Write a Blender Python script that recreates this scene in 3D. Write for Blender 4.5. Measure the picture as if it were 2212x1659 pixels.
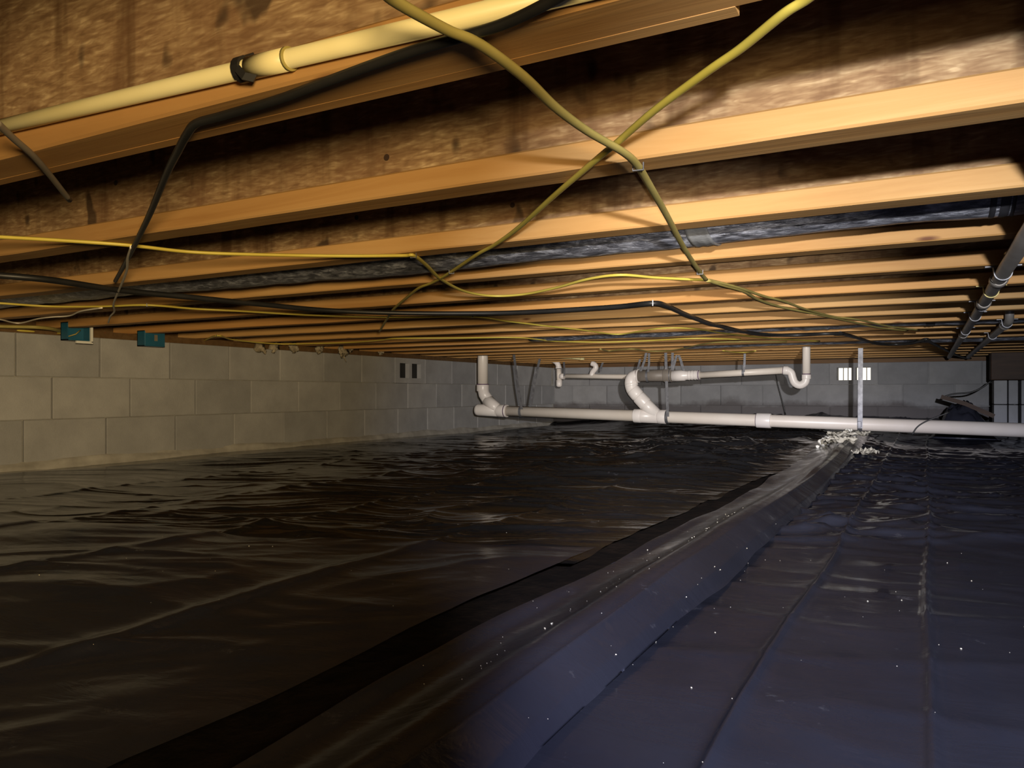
import bpy, math, random
import numpy as np
from mathutils import Vector

random.seed(7)
for o in list(bpy.data.objects):
    bpy.data.objects.remove(o, do_unlink=True)
scene = bpy.context.scene
COL = scene.collection

# ------------------------------------------------------------------ camera
# world: +X along the floor joists (to the right), +Y along the left block wall (into the depth)
W, H, F = 2212.0, 1659.0, 1655.0
HOR = 848.0                      # horizon row
YAW = math.radians(28.4)         # camera looks this far to the left of +Y
CAMZ = 0.36
CS, SN = math.cos(YAW), math.sin(YAW)
cam_d = bpy.data.cameras.new('camera')
cam_d.sensor_width = 36.0
cam_d.lens = 36.0 * F / W
cam_d.shift_y = (HOR - H / 2) / W
cam_d.clip_start = 0.02
cam_d.clip_end = 60
cam = bpy.data.objects.new('camera', cam_d)
cam.location = (0, 0, CAMZ)
cam.rotation_euler = (math.radians(90), 0, YAW)
COL.objects.link(cam)
scene.camera = cam

# ------------------------------------------------------------------ world, lamps, exposure
world = bpy.data.worlds.new('World')
scene.world = world
world.use_nodes = True
wbg = world.node_tree.nodes['Background']
wbg.inputs[0].default_value = (1.0, 0.93, 0.78, 1)
wbg.inputs[1].default_value = 2.2
scene.view_settings.view_transform = 'Standard'
scene.view_settings.look = 'None'
scene.view_settings.gamma = 1.0
scene.view_settings.use_curve_mapping = False
scene.view_settings.exposure = 0.0


def cam2world(r, f, z):
    return Vector((r * CS - f * SN, r * SN + f * CS, CAMZ + z))


LAMP = cam2world(0.17, -0.15, 0.166)      # torch held beside and above the lens


def spot(name, az, el, half, blend, power, color, soft, loc=LAMP, smooth=0.0):
    d = bpy.data.lights.new(name, 'SPOT')
    d.energy = power
    d.color = color
    d.spot_size = math.radians(min(2 * half, 179))
    d.spot_blend = blend
    d.shadow_soft_size = soft
    o = bpy.data.objects.new(name, d)
    a, e = math.radians(az), math.radians(el)
    dv = Vector((math.sin(a) * math.cos(e), math.cos(a) * math.cos(e), math.sin(e)))
    wv = Vector((dv.x * CS - dv.y * SN, dv.x * SN + dv.y * CS, dv.z))
    o.location = loc
    o.rotation_euler = wv.to_track_quat('-Z', 'Y').to_euler()
    COL.objects.link(o)
    d.use_nodes = True
    nt = d.node_tree
    em = next(n for n in nt.nodes if n.type == 'EMISSION')
    lf = nt.nodes.new('ShaderNodeLightFalloff')
    lf.inputs['Strength'].default_value = 1.0
    lf.inputs['Smooth'].default_value = smooth
    nt.links.new(lf.outputs['Linear'], em.inputs['Strength'])
    return o


spot('torch_core', 13, -4, 22, 1.0, 80, (1.0, 0.92, 0.84), 0.02)
spot('torch_beam', 23, -9, 37, 0.35, 54, (0.84, 0.90, 1.0), 0.012)
spot('torch_fringe', 24, -34, 34, 0.30, 80, (0.66, 0.69, 1.0), 0.012)
spot('torch_spill', -50, 30, 70, 0.7, 96, (1.0, 0.75, 0.40), 0.085, cam2world(0.12, -0.22, 0.115), 0.8)
spot('lens_fill', 13, 0, 17, 1.0, 76, (1.0, 0.91, 0.82), 0.006, cam2world(0.014, -0.004, 0.012))  # fill lamp added at the lens to keep far shadows faint

# ------------------------------------------------------------------ helpers


def ray(px, py):
    r, u = (px - W / 2) / F, (HOR - py) / F
    return Vector((r * CS - SN, r * SN + CS, u))


def onZ(px, py, z):
    d = ray(px, py)
    t = (z - CAMZ) / d.z
    return Vector((d.x * t, d.y * t, z))


def onY(px, py, Y):
    d = ray(px, py)
    t = Y / d.y
    return Vector((d.x * t, Y, CAMZ + d.z * t))


def onX(px, py, X):
    d = ray(px, py)
    t = X / d.x
    return Vector((X, d.y * t, CAMZ + d.z * t))


def catmull(pts, n=6):
    P = [Vector(p) for p in pts]
    P = [P[0] * 2 - P[1]] + P + [P[-1] * 2 - P[-2]]
    out = []
    for i in range(1, len(P) - 2):
        a, b, c, d = P[i - 1], P[i], P[i + 1], P[i + 2]
        for k in range(n):
            t = k / n
            out.append(0.5 * ((2 * b) + (c - a) * t + (2 * a - 5 * b + 4 * c - d) * t * t + (3 * b - a - 3 * c + d) * t ** 3))
    out.append(P[-2])
    return out


class MB:
    def __init__(self):
        self.v, self.f, self.s = [], [], []

    def box(self, lo, hi, ch=0.0):
        x0, y0, z0 = lo
        x1, y1, z1 = hi
        b = len(self.v)
        if ch <= 0:
            self.v += [(x0, y0, z0), (x1, y0, z0), (x1, y1, z0), (x0, y1, z0), (x0, y0, z1), (x1, y0, z1), (x1, y1, z1), (x0, y1, z1)]
            self.f += [tuple(b + i for i in q) for q in ((0, 3, 2, 1), (4, 5, 6, 7), (0, 1, 5, 4), (1, 2, 6, 5), (2, 3, 7, 6), (3, 0, 4, 7))]
            self.s += [False] * 6
            return self
        # chamfered box: 24 verts
        idx = {}
        for sx in (0, 1):
            for sy in (0, 1):
                for sz in (0, 1):
                    X, Y, Z = (x0, x1)[sx], (y0, y1)[sy], (z0, z1)[sz]
                    ix, iy, iz = (ch, -ch)[sx], (ch, -ch)[sy], (ch, -ch)[sz]
                    idx[(sx, sy, sz, 'x')] = len(self.v); self.v.append((X, Y + iy, Z + iz))
                    idx[(sx, sy, sz, 'y')] = len(self.v); self.v.append((X + ix, Y, Z + iz))
                    idx[(sx, sy, sz, 'z')] = len(self.v); self.v.append((X + ix, Y + iy, Z))
        g = lambda a, b_, c, k: idx[(a, b_, c, k)]
        fs = []
        for s in (0, 1):
            q = [g(s, 0, 0, 'x'), g(s, 1, 0, 'x'), g(s, 1, 1, 'x'), g(s, 0, 1, 'x')]; fs.append(q if s else q[::-1])
            q = [g(0, s, 0, 'y'), g(0, s, 1, 'y'), g(1, s, 1, 'y'), g(1, s, 0, 'y')]; fs.append(q if s else q[::-1])
            q = [g(0, 0, s, 'z'), g(1, 0, s, 'z'), g(1, 1, s, 'z'), g(0, 1, s, 'z')]; fs.append(q if s else q[::-1])
        for a in (0, 1):
            for c in (0, 1):
                fs.append([g(0, a, c, 'y'), g(1, a, c, 'y'), g(1, a, c, 'z'), g(0, a, c, 'z')][:: (1 if a == c else -1)])
                fs.append([g(a, 0, c, 'x'), g(a, 1, c, 'x'), g(a, 1, c, 'z'), g(a, 0, c, 'z')][:: (-1 if a == c else 1)])
                fs.append([g(a, c, 0, 'x'), g(a, c, 1, 'x'), g(a, c, 1, 'y'), g(a, c, 0, 'y')][:: (1 if a == c else -1)])
        for sx in (0, 1):
            for sy in (0, 1):
                for sz in (0, 1):
                    t = [g(sx, sy, sz, k) for k in 'xyz']
                    fs.append(t if (sx + sy + sz) % 2 else t[::-1])
        self.f += [tuple(q) for q in fs]
        self.s += [False] * len(fs)
        return self

    def tube(self, path, ra, rb=None, seg=10, caps=True, up=(0, 0, 1), smooth=True):
        """sweep an ellipse (ra sideways, rb along up); ra may be a list"""
        P = [Vector(p) for p in path]
        n = len(P)
        RA = ra if isinstance(ra, (list, tuple)) else [ra] * n
        RB = RA if rb is None else (rb if isinstance(rb, (list, tuple)) else [rb] * n)
        b = len(self.v)
        upv = Vector(up)
        prev = None
        for i in range(n):
            t = (P[min(i + 1, n - 1)] - P[max(i - 1, 0)])
            if t.length < 1e-9:
                t = Vector((0, 0, 1))
            t.normalize()
            if prev is None:
                ref = upv if abs(t.dot(upv)) < 0.95 else Vector((0.3, 0.9, 0.1))
                s = t.cross(ref).normalized()
            else:
                s = prev - t * prev.dot(t)
                if rb is not None and abs(t.dot(upv)) < 0.9:
                    s2 = t.cross(upv).normalized()
                    s = s2 if s2.dot(s) > 0 else -s2
                s.normalize()
            prev = s
            u = s.cross(t)
            for k in range(seg):
                a = 2 * math.pi * k / seg
                self.v.append(tuple(P[i] + s * (math.cos(a) * RA[i]) + u * (math.sin(a) * RB[i])))
        for i in range(n - 1):
            for k in range(seg):
                k2 = (k + 1) % seg
                self.f.append((b + i * seg + k, b + i * seg + k2, b + (i + 1) * seg + k2, b + (i + 1) * seg + k))
                self.s.append(smooth)
        if caps:
            self.f.append(tuple(b + k for k in range(seg))[::-1]); self.s.append(False)
            self.f.append(tuple(b + (n - 1) * seg + k for k in range(seg))); self.s.append(False)
        return self

    def strip(self, path, side, w, th):
        """flat band following path; side = width direction"""
        P = [Vector(p) for p in path]
        s = Vector(side).normalized()
        b = len(self.v)
        n = len(P)
        for i in range(n):
            t = (P[min(i + 1, n - 1)] - P[max(i - 1, 0)]).normalized()
            u = t.cross(s).normalized()
            for (a, c) in ((-1, -1), (1, -1), (1, 1), (-1, 1)):
                self.v.append(tuple(P[i] + s * (a * w / 2) + u * (c * th / 2)))
        for i in range(n - 1):
            for k in range(4):
                k2 = (k + 1) % 4
                self.f.append((b + i * 4 + k, b + i * 4 + k2, b + (i + 1) * 4 + k2, b + (i + 1) * 4 + k)); self.s.append(False)
        self.f.append((b + 3, b + 2, b + 1, b)); self.s.append(False)
        e = b + (n - 1) * 4
        self.f.append((e, e + 1, e + 2, e + 3)); self.s.append(False)
        return self

    def blob(self, c, r, n=1, jit=0.3, seed=0):
        """lumpy low-poly ball"""
        rnd = random.Random(seed)
        b = len(self.v)
        segs, rings = 8, 5
        self.v.append((c[0], c[1], c[2] + r[2] * (1 + rnd.uniform(-jit, jit) * .5)))
        for i in range(1, rings):
            th = math.pi * i / rings
            for k in range(segs):
                ph = 2 * math.pi * (k + .5 * (i % 2)) / segs
                q = 1 + rnd.uniform(-jit, jit)
                self.v.append((c[0] + r[0] * q * math.sin(th) * math.cos(ph), c[1] + r[1] * q * math.sin(th) * math.sin(ph), c[2] + r[2] * q * math.cos(th)))
        self.v.append((c[0], c[1], c[2] - r[2]))
        last = len(self.v) - 1
        for k in range(segs):
            k2 = (k + 1) % segs
            self.f.append((b, b + 1 + k, b + 1 + k2)); self.s.append(True)
            for i in range(rings - 2):
                self.f.append((b + 1 + i * segs + k, b + 1 + (i + 1) * segs + k, b + 1 + (i + 1) * segs + k2, b + 1 + i * segs + k2)); self.s.append(True)
            self.f.append((b + 1 + (rings - 2) * segs + k, last, b + 1 + (rings - 2) * segs + k2)); self.s.append(True)
        return self

    def build(self, name, mat, parent=None):
        me = bpy.data.meshes.new(name)
        me.from_pydata(self.v, [], self.f)
        me.polygons.foreach_set('use_smooth', self.s)
        me.materials.append(mat)
        me.update()
        o = bpy.data.objects.new(name, me)
        COL.objects.link(o)
        if parent:
            o.parent = parent
        return o


def tag(o, label, cat, group=None, kind=None):
    o['label'] = label
    o['category'] = cat
    if group:
        o['group'] = group
    if kind:
        o['kind'] = kind
    return o


def thing(name, label, cat, loc=(0, 0, 0), group=None, kind=None):
    o = bpy.data.objects.new(name, None)
    o.empty_display_size = 0.05
    o.location = loc
    COL.objects.link(o)
    return tag(o, label, cat, group, kind)


def place(o, loc):
    o.location = loc
    return o


# ---- numpy gradient noise
def _hash(ix, iy, seed):
    h = (ix.astype(np.int64) * 374761393 + iy.astype(np.int64) * 668265263 + seed * 982451653) & 0xFFFFFFFF
    h = ((h ^ (h >> 13)) * 1274126177) & 0xFFFFFFFF
    return ((h ^ (h >> 16)) & 0xFFFF) / 65535.0 * 2 * math.pi


def noise2(x, y, seed=0):
    x = np.asarray(x, float); y = np.asarray(y, float)
    ix, iy = np.floor(x), np.floor(y)
    fx, fy = x - ix, y - iy
    def g(dx, dy):
        a = _hash(ix + dx, iy + dy, seed)
        return np.cos(a) * (fx - dx) + np.sin(a) * (fy - dy)
    sx = fx * fx * fx * (fx * (fx * 6 - 15) + 10)
    sy = fy * fy * fy * (fy * (fy * 6 - 15) + 10)
    return ((g(0, 0) * (1 - sx) + g(1, 0) * sx) * (1 - sy) + (g(0, 1) * (1 - sx) + g(1, 1) * sx) * sy) * 1.4


def fbm(x, y, seed=0, oct=4):
    s, a = 0, 1.0
    for i in range(oct):
        s = s + a * noise2(x * 2 ** i, y * 2 ** i, seed + i * 17)
        a *= 0.5
    return s


def sstep(a, b, x):
    t = np.clip((x - a) / (b - a), 0, 1)
    return t * t * (3 - 2 * t)


# ------------------------------------------------------------------ materials
def material(name, rough=0.6, metal=0.0, spec=0.5):
    m = bpy.data.materials.new(name)
    m.use_nodes = True
    nt = m.node_tree
    b = nt.nodes['Principled BSDF']
    b.inputs['Roughness'].default_value = rough
    b.inputs['Metallic'].default_value = metal
    b.inputs['Specular IOR Level'].default_value = spec
    return m, nt, b


def N(nt, typ, **kw):
    n = nt.nodes.new(typ)
    for k, v in kw.items():
        setattr(n, k, v)
    return n


def objcoord(nt, scale=(1, 1, 1), rand=3.0):
    tc = N(nt, 'ShaderNodeTexCoord')
    oi = N(nt, 'ShaderNodeObjectInfo')
    mul = N(nt, 'ShaderNodeMath', operation='MULTIPLY'); mul.inputs[1].default_value = rand * 7
    nt.links.new(oi.outputs['Random'], mul.inputs[0])
    add = N(nt, 'ShaderNodeVectorMath', operation='ADD')
    nt.links.new(tc.outputs['Object'], add.inputs[0])
    nt.links.new(mul.outputs[0], add.inputs[1])
    mp = N(nt, 'ShaderNodeVectorMath', operation='MULTIPLY')
    mp.inputs[1].default_value = scale
    nt.links.new(add.outputs[0], mp.inputs[0])
    return mp.outputs[0], oi.outputs['Random']


def noise_tex(nt, vec, scale, detail=4, rough=0.55, dist=0.0):
    n = N(nt, 'ShaderNodeTexNoise')
    n.inputs['Scale'].default_value = scale
    n.inputs['Detail'].default_value = detail
    n.inputs['Roughness'].default_value = rough
    n.inputs['Distortion'].default_value = dist
    nt.links.new(vec, n.inputs['Vector'])
    return n.outputs['Fac']


def ramp(nt, fac, stops):
    r = N(nt, 'ShaderNodeValToRGB')
    e = r.color_ramp.elements
    while len(e) < len(stops):
        e.new(0.5)
    for i, (p, c) in enumerate(stops):
        e[i].position = p
        e[i].color = (*c, 1) if len(c) == 3 else c
    nt.links.new(fac, r.inputs[0])
    return r.outputs[0]


def mix(nt, fac, a, b, mode='MIX'):
    m = N(nt, 'ShaderNodeMix', data_type='RGBA', blend_type=mode)
    if isinstance(fac, float):
        m.inputs[0].default_value = fac
    else:
        nt.links.new(fac, m.inputs[0])
    for i, s in ((6, a), (7, b)):
        if isinstance(s, tuple):
            m.inputs[i].default_value = (*s, 1)
        else:
            nt.links.new(s, m.inputs[i])
    return m.outputs[2]


def bump(nt, b, height, strength, dist=0.01):
    n = N(nt, 'ShaderNodeBump')
    n.inputs['Strength'].default_value = strength
    n.inputs['Distance'].default_value = dist
    nt.links.new(height, n.inputs['Height'])
    nt.links.new(n.outputs[0], b.inputs['Normal'])


def m_lumber(name, c0, c1, c2):
    m, nt, b = material(name, 0.62, spec=0.25)
    v, r = objcoord(nt, (1.6, 30, 30))
    g = noise_tex(nt, v, 1.0, 6, 0.6, 0.6)
    col = ramp(nt, g, [(0.25, c0), (0.5, c1), (0.75, c2)])
    v2, _ = objcoord(nt, (1.0, 1.0, 1.0))
    big = noise_tex(nt, v2, 1.3, 2)
    col = mix(nt, ramp(nt, big, [(0.35, (0, 0, 0)), (0.7, (0.45, 0.45, 0.45))]), col, c0)
    # knots
    vk, _ = objcoord(nt, (2.3, 9, 9))
    vo = N(nt, 'ShaderNodeTexVoronoi'); vo.inputs['Scale'].default_value = 1.6
    nt.links.new(vk, vo.inputs['Vector'])
    kn = ramp(nt, vo.outputs['Distance'], [(0.05, (1, 1, 1)), (0.11, (0, 0, 0))])
    col = mix(nt, kn, col, (0.16, 0.06, 0.025))
    # each board its own tint
    tint = ramp(nt, r, [(0.0, (0.80, 0.74, 0.66)), (0.5, (1.0, 1.0, 1.0)), (1.0, (1.05, 0.90, 0.74))])
    col = mix(nt, 1.0, col, tint, 'MULTIPLY')
    nt.links.new(col, b.inputs['Base Color'])
    bump(nt, b, g, 0.25, 0.004)
    return m


def m_osb(name):
    m, nt, b = material(name, 0.7, spec=0.2)
    v, r = objcoord(nt)
    fl = None
    for ang, off in ((0.55, 0.0), (-0.7, 3.7), (1.35, 9.1)):
        mp = N(nt, 'ShaderNodeMapping')
        mp.inputs['Rotation'].default_value = (0, ang, 0)
        mp.inputs['Location'].default_value = (off, off, off)
        mp.inputs['Scale'].default_value = (26, 95, 120)
        nt.links.new(v, mp.inputs['Vector'])
        q = noise_tex(nt, mp.outputs[0], 1.0, 2, 0.5, 0.4)
        if fl is None:
            fl = q
        else:
            mx = N(nt, 'ShaderNodeMath', operation='MAXIMUM')
            nt.links.new(fl, mx.inputs[0]); nt.links.new(q, mx.inputs[1])
            fl = mx.outputs[0]
    col = ramp(nt, fl, [(0.42, (0.20, 0.115, 0.055)), (0.55, (0.295, 0.182, 0.09)), (0.66, (0.39, 0.262, 0.135)), (0.74, (0.53, 0.375, 0.205))])
    vb, _ = objcoord(nt, (3.2, 3.2, 1.6))
    st = noise_tex(nt, vb, 1.6, 5, 0.65, 0.8)
    col = mix(nt, ramp(nt, st, [(0.42, (0, 0, 0)), (0.72, (0.75, 0.75, 0.75))]), col, (0.17, 0.085, 0.042))
    vd, _ = objcoord(nt, (26, 26, 2.6))
    dr_ = noise_tex(nt, vd, 1.0, 3, 0.5)
    col = mix(nt, ramp(nt, dr_, [(0.52, (0, 0, 0)), (0.72, (0.7, 0.7, 0.7))]), col, (0.10, 0.048, 0.02))
    vs, _ = objcoord(nt, (14, 14, 9))
    sp = noise_tex(nt, vs, 1.0, 2, 0.5)
    col = mix(nt, ramp(nt, sp, [(0.635, (0, 0, 0)), (0.69, (0.85, 0.85, 0.85))]), col, (0.05, 0.03, 0.018))
    nt.links.new(col, b.inputs['Base Color'])
    bump(nt, b, fl, 0.25, 0.003)
    return m


def m_simple(name, c0, c1, scale=8, rough=0.5, metal=0.0, spec=0.5, bmp=0.15, dist=0.003, stretch=(1, 1, 1), detail=4):
    m, nt, b = material(name, rough, metal, spec)
    v, r = objcoord(nt, stretch)
    n = noise_tex(nt, v, scale, detail)
    nt.links.new(ramp(nt, n, [(0.3, c0), (0.7, c1)]), b.inputs['Base Color'])
    if bmp:
        bump(nt, b, n, bmp, dist)
    return m


M = {}
M['lumber'] = m_lumber('lumber', (0.41, 0.215, 0.072), (0.54, 0.315, 0.118), (0.63, 0.40, 0.17))
M['old_lumber'] = m_lumber('old_lumber', (0.09, 0.05, 0.022), (0.13, 0.075, 0.033), (0.17, 0.105, 0.05))
M['osb'] = m_osb('oriented_strand_board')


def m_block(name='grey_block', k=1.0, damp=False):
    m, nt, b = material(name, 0.85, spec=0.2)
    v, r = objcoord(nt)
    n = noise_tex(nt, v, 5.0, 6, 0.6)
    col = ramp(nt, n, [(0.3, (0.28 * k, 0.28 * k, 0.29 * k)), (0.7, (0.37 * k, 0.37 * k, 0.382 * k))])
    tint = ramp(nt, r, [(0.0, (0.88, 0.88, 0.88)), (1.0, (1.08, 1.07, 1.05))])
    col = mix(nt, 1.0, col, tint, 'MULTIPLY')
    tc = N(nt, 'ShaderNodeNewGeometry')
    n3 = noise_tex(nt, tc.outputs['Position'], 2.1, 5, 0.65)
    col = mix(nt, ramp(nt, n3, [(0.58, (0, 0, 0)), (0.78, (0.35, 0.35, 0.35))]), col, (0.48 * k, 0.465 * k, 0.44 * k))
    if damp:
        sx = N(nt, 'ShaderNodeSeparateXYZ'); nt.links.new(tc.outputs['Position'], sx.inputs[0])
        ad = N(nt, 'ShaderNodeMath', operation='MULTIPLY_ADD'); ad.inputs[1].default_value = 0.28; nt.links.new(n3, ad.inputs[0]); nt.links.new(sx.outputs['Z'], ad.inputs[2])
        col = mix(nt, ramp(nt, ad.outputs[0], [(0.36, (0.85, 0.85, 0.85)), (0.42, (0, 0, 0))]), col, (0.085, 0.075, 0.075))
    nt.links.new(col, b.inputs['Base Color'])
    f = noise_tex(nt, v, 120.0, 3, 0.6)
    bump(nt, b, f, 0.35, 0.003)
    return m


M['block'] = m_block()
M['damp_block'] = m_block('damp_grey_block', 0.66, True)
M['mortar'] = m_simple('mortar', (0.30, 0.285, 0.25), (0.46, 0.44, 0.40), 14, 0.9, spec=0.2, bmp=0.5, dist=0.004)
M['concrete'] = m_simple('footing_concrete', (0.26, 0.245, 0.22), (0.42, 0.40, 0.37), 9, 0.9, spec=0.2, bmp=0.6, dist=0.006)
M['soil'] = m_simple('damp_soil', (0.006, 0.0035, 0.002), (0.016, 0.0095, 0.0055), 22, 0.8, spec=0.15, bmp=0.8, dist=0.01, detail=8)
M['pvc'] = m_simple('white_drain_plastic', (0.70, 0.62, 0.53), (0.80, 0.73, 0.65), 3, 0.38, bmp=0.03)
M['pvc_fitting'] = m_simple('white_fitting_plastic', (0.76, 0.70, 0.66), (0.84, 0.79, 0.75), 3, 0.34, bmp=0.02)
M['grey_pipe'] = m_simple('grey_brown_pipe', (0.17, 0.145, 0.12), (0.23, 0.20, 0.17), 6, 0.5, bmp=0.05)
M['cpvc'] = m_simple('cream_water_pipe', (0.78, 0.66, 0.30), (0.88, 0.78, 0.42), 5, 0.4, bmp=0.03)
M['primer'] = m_simple('purple_primer', (0.09, 0.045, 0.09), (0.15, 0.08, 0.15), 9, 0.5, bmp=0)
M['yellow'] = m_simple('yellow_sheathing', (0.52, 0.40, 0.055), (0.68, 0.56, 0.11), 6, 0.42, bmp=0.1, stretch=(1, 1, 1))
M['dusty_yellow'] = m_simple('dusty_yellow_sheathing', (0.29, 0.235, 0.06), (0.40, 0.33, 0.10), 9, 0.55, bmp=0.1)
M['black_rubber'] = m_simple('black_rubber', (0.010, 0.010, 0.010), (0.022, 0.021, 0.020), 9, 0.45, bmp=0.1)
M['white_wire'] = m_simple('white_wire', (0.72, 0.66, 0.54), (0.84, 0.78, 0.66), 9, 0.5, bmp=0)
M['grey_cord'] = m_simple('dusty_grey_cord', (0.16, 0.13, 0.09), (0.22, 0.18, 0.13), 9, 0.6, bmp=0)
M['zinc'] = m_simple('galvanised_strap', (0.13, 0.13, 0.14), (0.26, 0.26, 0.275), 30, 0.5, 0.6, bmp=0.1)
M['iron'] = m_simple('grey_iron', (0.24, 0.215, 0.19), (0.36, 0.33, 0.30), 8, 0.42, 0.25, bmp=0.08)
M['foam'] = m_simple('white_foam', (0.80, 0.76, 0.64), (0.92, 0.89, 0.80), 60, 0.7, bmp=0.8, dist=0.006)
M['fluff'] = m_simple('dirty_insulation', (0.16, 0.13, 0.09), (0.46, 0.40, 0.30), 25, 0.95, spec=0.1, bmp=1.0, dist=0.02, detail=7)
M['blue'] = m_simple('blue_box_plastic', (0.012, 0.085, 0.15), (0.02, 0.12, 0.20), 6, 0.45, bmp=0.04)
M['white_plastic'] = m_simple('white_ring_plastic', (0.70, 0.70, 0.66), (0.80, 0.80, 0.76), 6, 0.4, bmp=0)
M['crumb'] = m_simple('pale_crumbs', (0.45, 0.38, 0.25), (0.75, 0.70, 0.58), 60, 0.7, bmp=0)
M['scrap'] = m_simple('pale_scrap', (0.45, 0.41, 0.31), (0.80, 0.75, 0.62), 14, 0.35, bmp=0.4, dist=0.01)


def m_film(name='black_film', spec=0.13, c0=(0.019, 0.020, 0.028), c1=(0.028, 0.029, 0.040), sc=(6, 14, 6), bs=0.12, r0=0.11, r1=0.30):
    m, nt, b = material(name, 0.2, spec=spec)
    tc = N(nt, 'ShaderNodeNewGeometry')
    v = tc.outputs['Position']
    n = noise_tex(nt, v, 3.0, 6, 0.62)
    dust = noise_tex(nt, v, 11.0, 8, 0.72)
    col = ramp(nt, n, [(0.3, c0), (0.7, c1)])
    col = mix(nt, ramp(nt, dust, [(0.63, (0, 0, 0)), (0.74, (0.6, 0.6, 0.6))]), col, (0.15, 0.145, 0.15))
    nt.links.new(col, b.inputs['Base Color'])
    nt.links.new(ramp(nt, dust, [(0.35, (r0, r0, r0)), (0.75, (r1, r1, r1))]), b.inputs['Roughness'])
    mp = N(nt, 'ShaderNodeVectorMath', operation='MULTIPLY'); mp.inputs[1].default_value = sc
    nt.links.new(v, mp.inputs[0])
    fine = noise_tex(nt, mp.outputs[0], 1.0, 5, 0.6, 0.8)
    bump(nt, b, fine, bs, 0.012)
    return m


M['film'] = m_film()
M['crinkled_film'] = m_film('crinkled_black_film', 0.32, (0.010, 0.010, 0.011), (0.016, 0.0155, 0.016), (5, 16, 5), 0.10, 0.10, 0.22)


def m_duct():
    m, nt, b = material('duct_jacket', 0.33, 0.15, 0.9)
    v, r = objcoord(nt, (40, 130, 130))
    n = noise_tex(nt, v, 1.0, 5, 0.65, 0.7)
    v2, _ = objcoord(nt, (24, 48, 48))
    n2 = noise_tex(nt, v2, 1.0, 6, 0.7, 0.5)
    col = ramp(nt, n2, [(0.36, (0.05, 0.053, 0.065)), (0.5, (0.17, 0.175, 0.21)), (0.64, (0.50, 0.52, 0.60))])
    nt.links.new(col, b.inputs['Base Color'])
    bump(nt, b, n, 0.9, 0.010)
    return m


M['duct'] = m_duct()
M['duct_tape'] = m_simple('dull_duct_tape', (0.03, 0.03, 0.035), (0.075, 0.075, 0.085), 12, 0.5, 0.2, bmp=0.2)
M['duct_wrap'] = m_simple('pale_duct_wrap', (0.20, 0.20, 0.20), (0.40, 0.41, 0.42), 16, 0.38, 0.3, bmp=0.6, dist=0.01)
M['dark_wood'] = m_simple('dark_beam_wood', (0.035, 0.018, 0.010), (0.065, 0.034, 0.018), 4, 0.7, bmp=0.2, stretch=(1, 8, 8))

# ------------------------------------------------------------------ setting
XW = -3.68            # face of the left wall
YB = 7.80             # face of the back wall
ZT = 0.637            # top of the blocks
ZJ = 0.67             # underside of the joists
COURSES = [(-0.173, 0.0285), (0.030, 0.2315), (0.233, 0.4335), (0.435, ZT)]
MODY = 0.4085


def film_z(x, y):
    """lie of the ground, which the plastic follows"""
    z = 0.016 * fbm(x * 0.55, y * 0.55, 3, 3)
    z = z + 0.085 * sstep(6.3, 7.7, y) * sstep(-3.4, -2.0, x)
    z = z + 0.05 * np.exp(-((x + 0.40) / 0.22) ** 2) * sstep(3.6, 5.4, y) * (1 - sstep(5.7, 6.6, y))
    z = z - 0.012 * sstep(-3.2, -3.68, x) + 0.012
    return z


def grid_object(name, X, Y, Z, mat, parent=None):
    ny, nx = X.shape
    co = np.stack([X, Y, Z], -1).reshape(-1, 3)
    i = np.arange(ny * nx).reshape(ny, nx)
    q = np.stack([i[:-1, :-1], i[:-1, 1:], i[1:, 1:], i[1:, :-1]], -1).reshape(-1, 4)
    me = bpy.data.meshes.new(name)
    me.vertices.add(len(co)); me.vertices.foreach_set('co', co.ravel())
    me.loops.add(q.size); me.loops.foreach_set('vertex_index', q.ravel())
    me.polygons.add(len(q))
    me.polygons.foreach_set('loop_start', np.arange(0, q.size, 4))
    me.polygons.foreach_set('loop_total', np.full(len(q), 4))
    me.polygons.foreach_set('use_smooth', np.ones(len(q), bool))
    me.update(); me.validate()
    me.materials.append(mat)
    o = bpy.data.objects.new(name, me)
    COL.objects.link(o)
    if parent:
        o.parent = parent
    return o


# soil under the plastic
gx, gy = np.meshgrid(np.linspace(-3.75, 3.45, 180), np.linspace(-1.7, 7.85, 240))
soil = grid_object('floor', gx, gy, film_z(gx, gy) - 0.022 + 0.008 * fbm(gx * 7, gy * 7, 9, 4), M['soil'])
tag(soil, 'dark damp soil floor showing in the gap between the plastic sheets', 'floor', kind='structure')

# left wall: mortar backing with every block a child
wl = thing('wall_left', 'grey concrete block wall along the left side', 'wall', (XW, 0, 0), kind='structure')
HB = (4.871, 5.279)   # the block laid on its side with open cores
b = MB()
b.box((-0.20, -1.8, -0.25), (-0.016, 8.05, COURSES[3][0] - 0.001))
b.box((-0.20, -1.8, COURSES[3][0] - 0.001), (-0.016, HB[0], ZT))
b.box((-0.20, HB[1], COURSES[3][0] - 0.001), (-0.016, 8.05, ZT))
b.box((-0.24, HB[0] - .05, COURSES[3][0]), (-0.20, HB[1] + .05, ZT))
b.build('mortar', M['mortar'], wl)


def block_mesh(L, Hh, T=0.07):
    mb = MB().box((-T, -L / 2, -Hh / 2), (0, L / 2, Hh / 2), 0.0025)
    me = bpy.data.meshes.new('block')
    me.from_pydata(mb.v, [], mb.f); me.materials.append(M['block'])
    return me


BM = block_mesh(MODY - 0.008, 0.2005)
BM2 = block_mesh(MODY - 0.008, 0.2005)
BM2.materials[0] = M['damp_block']


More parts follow.
